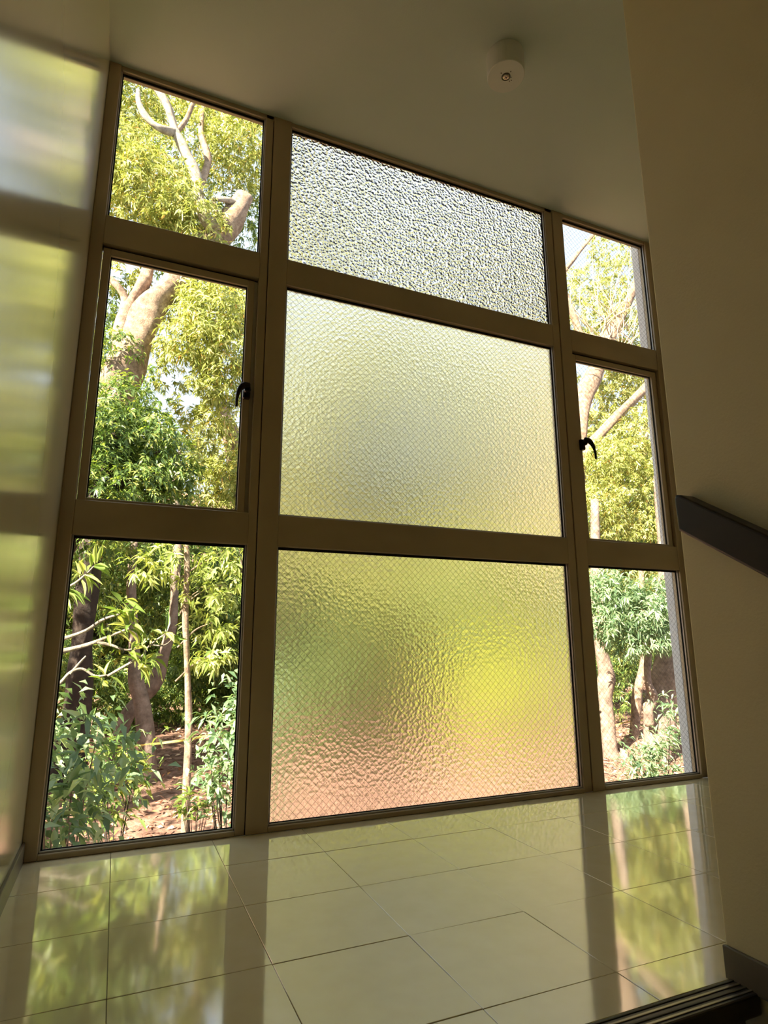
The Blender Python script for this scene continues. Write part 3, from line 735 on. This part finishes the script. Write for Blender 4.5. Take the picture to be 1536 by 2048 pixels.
# --- right column trees
DK = 6.0
b0 = grounded(1232, 1545, DK)
tK = tree_root('flared_tree', b0, 'pale trunk with a knotted burl and flared base just right of the mullion')
limb(tK, 'trunk', [b0] + P((1222, 1505, DK), (1214, 1440, DK), (1210, 1390, DK), (1213, 1352, DK), (1204, 1310, DK), (1198, 1240, DK), (1192, 1150, DK), (1190, 1000, DK)), [0.23, 0.15, 0.115, 0.11, 0.15, 0.11, 0.11, 0.10, 0.07], 'bark_grey', 14)
limb(tK, 'root', P((1225, 1515, DK), (1240, 1530, DK - .1), (1255, 1542, DK - .2)), [0.08, 0.06, 0.03], 'bark_grey')
DM = 5.6
b0 = grounded(1310, 1560, DM)
tM = tree_root('grey_tree', b0, 'broad grey trunk beside the speckled reveal in the lower right pane')
limb(tM, 'trunk', [b0] + P((1312, 1520, DM), (1318, 1450, DM), (1328, 1380, DM), (1338, 1310, DM), (1340, 1220, DM), (1335, 1100, DM), (1320, 950, DM)), [0.27, 0.24, 0.235, 0.23, 0.22, 0.19, 0.16, 0.1], 'bark_grey', 16)
limb(tM, 'branch', P((1300, 1450, DM - .2), (1296, 1420, DM - .25), (1308, 1395, DM - .3), (1296, 1365, DM - .3), (1296, 1320, DM - .3), (1305, 1240, DM - .3)), [0.075, 0.065, 0.07, 0.06, 0.05, 0.04], 'bark_grey', 12)
b0 = grounded(1262, 1550, 6.6)
tL = tree_root('slim_tree', b0, 'slim brown trunk between the flared pale trunk and the broad grey trunk')
limb(tL, 'trunk', [b0] + P((1266, 1480, 6.6), (1272, 1420, 6.6), (1276, 1380, 6.6), (1286, 1330, 6.6), (1290, 1250, 6.6), (1280, 1120, 6.6)), [0.11, 0.095, 0.085, 0.08, 0.07, 0.06, 0.04], 'bark', 12)
lob = [(at(px, py, Y), r, n) for px, py, Y, r, n in ((1215, 1180, 4.9, .45, 80), (1270, 1220, 4.8, .5, 110), (1320, 1200, 4.8, .5, 100), (1210, 1240, 4.9, .38, 60), (1300, 1270, 4.8, .35, 60), (1250, 1285, 4.9, .3, 40), (1340, 1270, 4.8, .35, 50), (1370, 1200, 4.8, .5, 60))]
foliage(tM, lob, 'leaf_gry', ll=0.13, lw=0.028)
lob = [(at(px, py, 7.4), r, n) for px, py, r, n in ((1240, 1330, .5, 60), (1235, 1400, .4, 36), (1280, 1290, .5, 50))]
foliage(tL, lob, 'leaf_grn')
b0 = grounded(1330, 1570, 3.6)
tN = tree_root('leafy_bush', b0, 'grey-green shrub at the foot of the broad grey trunk', 'bush')
tips = []
for k in range(46):
    px = RNG.uniform(1262, 1390); py = RNG.uniform(1490, 1560) if px < 1320 else RNG.uniform(1395, 1560)
    c = at(px, py, RNG.uniform(3.3, 3.9)); tips.append((c, (RNG.normal() * 0.5 - 0.2, -0.3, 0.7)))
    if k % 6 == 0: limb(tN, 'stem', [b0, (b0 + c) / 2, c], [0.007, 0.005, 0.003], 'bark_dark', 5)
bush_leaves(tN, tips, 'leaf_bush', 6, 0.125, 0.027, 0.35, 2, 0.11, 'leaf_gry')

DO = 8.0
b0 = grounded(1120, 1500, DO)
tO = tree_root('spreading_tree', b0, 'pale tree with diagonal limbs among yellow leaves in the right sash')
limb(tO, 'trunk', [b0] + P((1125, 1300, DO), (1140, 1080, DO), (1152, 900, DO), (1166, 800, DO), (1190, 745, DO), (1225, 660, DO), (1262, 590, DO), (1300, 500, DO)), [0.34, 0.30, 0.27, 0.24, 0.22, 0.18, 0.15, 0.12, 0.08], 'bark', 14)
limb(tO, 'branch', P((1150, 930, DO - .2), (1185, 885, DO - .4), (1228, 838, DO - .5), (1275, 792, DO - .5), (1330, 735, DO - .5)), [0.13, 0.12, 0.11, 0.10, 0.09], 'bark', 12)
limb(tO, 'branch', P((1190, 745, DO), (1150, 640, DO), (1125, 560, DO), (1150, 515, DO), (1190, 465, DO)), [0.08, 0.07, 0.06, 0.05, 0.035], 'bark')
for k in range(34):
    px = RNG.uniform(1185, 1265); py = RNG.uniform(640, 720); an = RNG.normal() * 0.55; ln = RNG.uniform(90, 210); cv = RNG.normal() * 14
    limb(tO, 'twig', P((px, py, DO - .5), (px + math.sin(an) * ln * .5 + cv, py - math.cos(an) * ln * .5, DO - .6), (px + math.sin(an) * ln, py - math.cos(an) * ln, DO - .5)), [0.013, 0.009, 0.004], 'twig', 5)
lob = [(at(px, py, Y), r, n) for px, py, Y, r, n in ((1180, 640, 8.6, .8, 130), (1240, 660, 8.4, .8, 140), (1170, 570, 9, .7, 70), (1250, 560, 9, .8, 90), (1220, 500, 9.2, .7, 70), (1260, 720, 8.6, .8, 140), (1230, 780, 8.6, .7, 120), (1300, 860, 7.2, .8, 150), (1220, 920, 7.0, .65, 140), (1270, 960, 7.0, .7, 150), (1200, 1000, 7.0, .6, 110), (1300, 1040, 7.0, .6, 100), (1220, 1060, 7.2, .6, 110), (1340, 780, 8, .9, 120), (1180, 860, 8.6, .6, 60), (1330, 600, 9, 1.0, 110), (1270, 1150, 7.4, .6, 80))]
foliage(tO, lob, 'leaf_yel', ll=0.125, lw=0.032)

# --- trees behind the figured glass: bright sunlit crowns with a gap of sky above
def crown_tree(name, label, px, Y, lobes, mat, bk, r0=0.16, group=None, ll=0.15, lw=0.045):
    b = grounded(px, 1400, Y)
    t = tree_root(name, b, label, 'tree', group)
    cs = [(at(a, c, Y + dy), r, n) for a, c, dy, r, n in lobes]
    top = cs[0][0]
    limb(t, 'trunk', [b, b * 0.6 + np.array([top[0], top[1], b[2] * 0.4 + top[2] * 0.0 + 0.0]) * 0.4 + [0, 0, (top[2] - b[2]) * 0.25], top], [r0, r0 * 0.8, r0 * 0.35], bk, 10)
    for c, r, n in cs[1:5]:
        limb(t, 'branch', [b * 0.5 + top * 0.5, (b * 0.3 + top * 0.3 + c * 0.4), c], [r0 * 0.4, r0 * 0.3, r0 * 0.1], bk, 7)
    foliage(t, cs, mat, ll=ll, lw=lw, dens=1.35 if name == 'woodland_tree' else 1.6, ls=1.0)
    return t
crown_tree('yellow_tree', 'bright yellow-green tree blurred behind the lower frosted pane, right half', 985, 5.6, ((985, 1340, 0, .6, 240), (1040, 1400, 0, .55, 190), (930, 1400, .2, .5, 150), (1000, 1430, .0, .45, 150), (1060, 1320, .2, .5, 120)), 'leaf_lim', 'bark', 0.07)
crown_tree('green_tree', 'dark green mass blurred behind the lower frosted pane, left half', 640, 6.4, ((640, 1330, 0, .8, 150), (590, 1400, 0, .6, 110), (690, 1400, 0, .6, 110), (610, 1270, .3, .6, 90)), 'leaf_grn', 'bark_dark', 0.1)
crown_tree('yellow_tree', 'pale yellow tree blurred along the top of the lower frosted pane', 720, 7.2, ((700, 1180, 0, .9, 200), (780, 1210, 0, .8, 180), (620, 1180, 0, .8, 160), (860, 1130, .2, .8, 150), (960, 1140, .2, .8, 150), (1060, 1160, .2, .8, 140)), 'leaf_yel', 'bark', 0.12)
crown_tree('green_tree', 'green tree blurred near the centre of the lower frosted pane', 900, 6.6, ((890, 1235, 0, .5, 110), (850, 1225, .3, .4, 70), (935, 1220, .2, .4, 70)), 'leaf_grn', 'bark', 0.12)
crown_tree('sunlit_tree', 'tall sunlit tree blurred behind the middle frosted pane', 790, 10.0, ((800, 1000, 0, 1.6, 330), (700, 1060, .5, 1.4, 260), (900, 1050, .3, 1.5, 280), (820, 1160, .3, 1.4, 220), (720, 1190, .3, 1.3, 200), (640, 960, .6, 1.4, 240), (960, 920, .8, 1.5, 240), (780, 860, .6, 1.5, 260), (860, 760, .6, 1.4, 230), (960, 800, .6, 1.4, 210), (720, 700, .6, 1.3, 200), (820, 660, .8, 1.3, 160), (700, 540, .8, 1.6, 50), (880, 580, .8, 1.6, 50)), 'leaf_yel', 'bark', 0.2)
crown_tree('sunlit_tree', 'sunlit tree blurred behind the upper left of the middle frosted pane', 620, 11.0, ((620, 820, 0, 1.5, 220), (560, 900, 0, 1.5, 220), (680, 760, .5, 1.4, 180), (600, 700, .5, 1.2, 110), (600, 1060, .2, 1.4, 200), (640, 600, .5, 1.5, 90)), 'leaf_yel', 'bark', 0.2)
crown_tree('sunlit_tree', 'pale sunlit tree blurred behind the right of the middle frosted pane', 1040, 11.0, ((1040, 860, 0, 1.6, 240), (1090, 960, 0, 1.6, 240), (980, 1040, .4, 1.6, 220), (1080, 780, .5, 1.4, 200), (1000, 720, .5, 1.4, 170), (1000, 620, .5, 1.5, 80), (1060, 1130, 0, 1.5, 200), (1120, 1240, 0, 1.4, 180)), 'leaf_yel', 'bark', 0.2)
# forest on the slope behind everything
fi = 0
for px, Y, py, mat in ((120, 13, 1080, 'leaf_grn'), (260, 14, 1150, 'leaf_grn'), (400, 13, 1180, 'leaf_grn'), (480, 15, 1050, 'leaf_grn'), (560, 14, 1200, 'leaf_grn'), (700, 15, 1180, 'leaf_yel'), (850, 14, 1200, 'leaf_yel'), (1000, 14, 1180, 'leaf_yel'), (1130, 13, 1120, 'leaf_yel'), (1220, 13, 1020, 'leaf_grn'), (1300, 12, 980, 'leaf_grn'), (1290, 14, 760, 'leaf_yel'), (200, 15, 800, 'leaf_grn'), (-60, 14, 900, 'leaf_grn'), (1420, 13, 1000, 'leaf_grn')):
    lab = ('deep green tree on the slope at the top left of the lower left pane',
           'deep green tree on the slope behind the crossing trunks',
           'deep green tree on the slope behind the slender sapling',
           'deep green tree on the slope beside the first mullion',
           'deep green tree on the slope behind the left edge of the frosted panes',
           'yellow-green tree on the slope behind the left half of the frosted panes',
           'yellow-green tree on the slope behind the middle of the frosted panes',
           'yellow-green tree on the slope behind the right half of the frosted panes',
           'yellow-green tree on the slope behind the second mullion',
           'deep green tree on the slope low in the right sash',
           'deep green tree on the slope beside the speckled reveal',
           'yellow-green tree on the slope high in the right sash',
           'deep green tree on the slope low in the left sash',
           'deep green tree on the slope beyond the left edge of the window',
           'deep green tree on the slope beyond the right edge of the window')[fi]
    lobes = [(px, py, 0, 1.9, 210)]
    for k in range(5):
        lobes.append((px + RNG.uniform(-110, 110), py + RNG.uniform(20, 260), RNG.uniform(-.5, 1), 1.5, 130))
    crown_tree('woodland_tree', lab, px, Y, lobes, mat, 'bark_dark', 0.18, 'trees on the slope behind the window', 0.2, 0.07)
    fi += 1

# fallen leaves on the ground
n = 26000
lx = RNG.uniform(-4, 14, n); ly = RNG.uniform(1.0, 12, n); lz = gz(lx, ly) + RNG.uniform(0.005, 0.03, n)
dr = RNG.normal(size=(n, 3)); dr[:, 2] *= 0.25
upv = RNG.normal(size=(n, 3)) * 0.35 + np.array([0, 0, 1])
lo = put('fallen_leaves', leaves_mesh('fallen_leaves', np.stack([lx, ly, lz], 1), dr, upv, RNG.uniform(0.05, 0.11, n), RNG.uniform(0.025, 0.045, n), 0.02), M['fallen'])
lo['kind'] = 'stuff'; tag(lo, 'brown and pinkish fallen leaves covering the ground outside', 'leaf litter')

# barrier tape strung between the trunks
pts = P((60, 1512, 6.5), (150, 1504, 6.5), (270, 1492, 6.5), (372, 1480, 6.5), (470, 1468, 6.5), (800, 1470, 6.3), (1100, 1460, 6.4), (1225, 1451, 6.6), (1262, 1443, 6.8), (1400, 1430, 7))
q = catmull(pts, 6); v = []; f = []
for i, p in enumerate(q):
    for dz, dy in ((0.013, -0.0006), (-0.013, -0.0006), (-0.013, 0.0006), (0.013, 0.0006)): v.append(p + np.array([0, dy + 0.01 * math.sin(i * 0.9) * (1 if dz > 0 else -1), dz]))
for i in range(len(q) - 1):
    for e in range(4): f.append((i * 4 + e, i * 4 + (e + 1) % 4, (i + 1) * 4 + (e + 1) % 4, (i + 1) * 4 + e))
tp = put('barrier_tape', mesh_pd('barrier_tape', v, f), M['tape'])
tag(tp, 'yellow barrier tape strung between the tree trunks outside', 'tape')
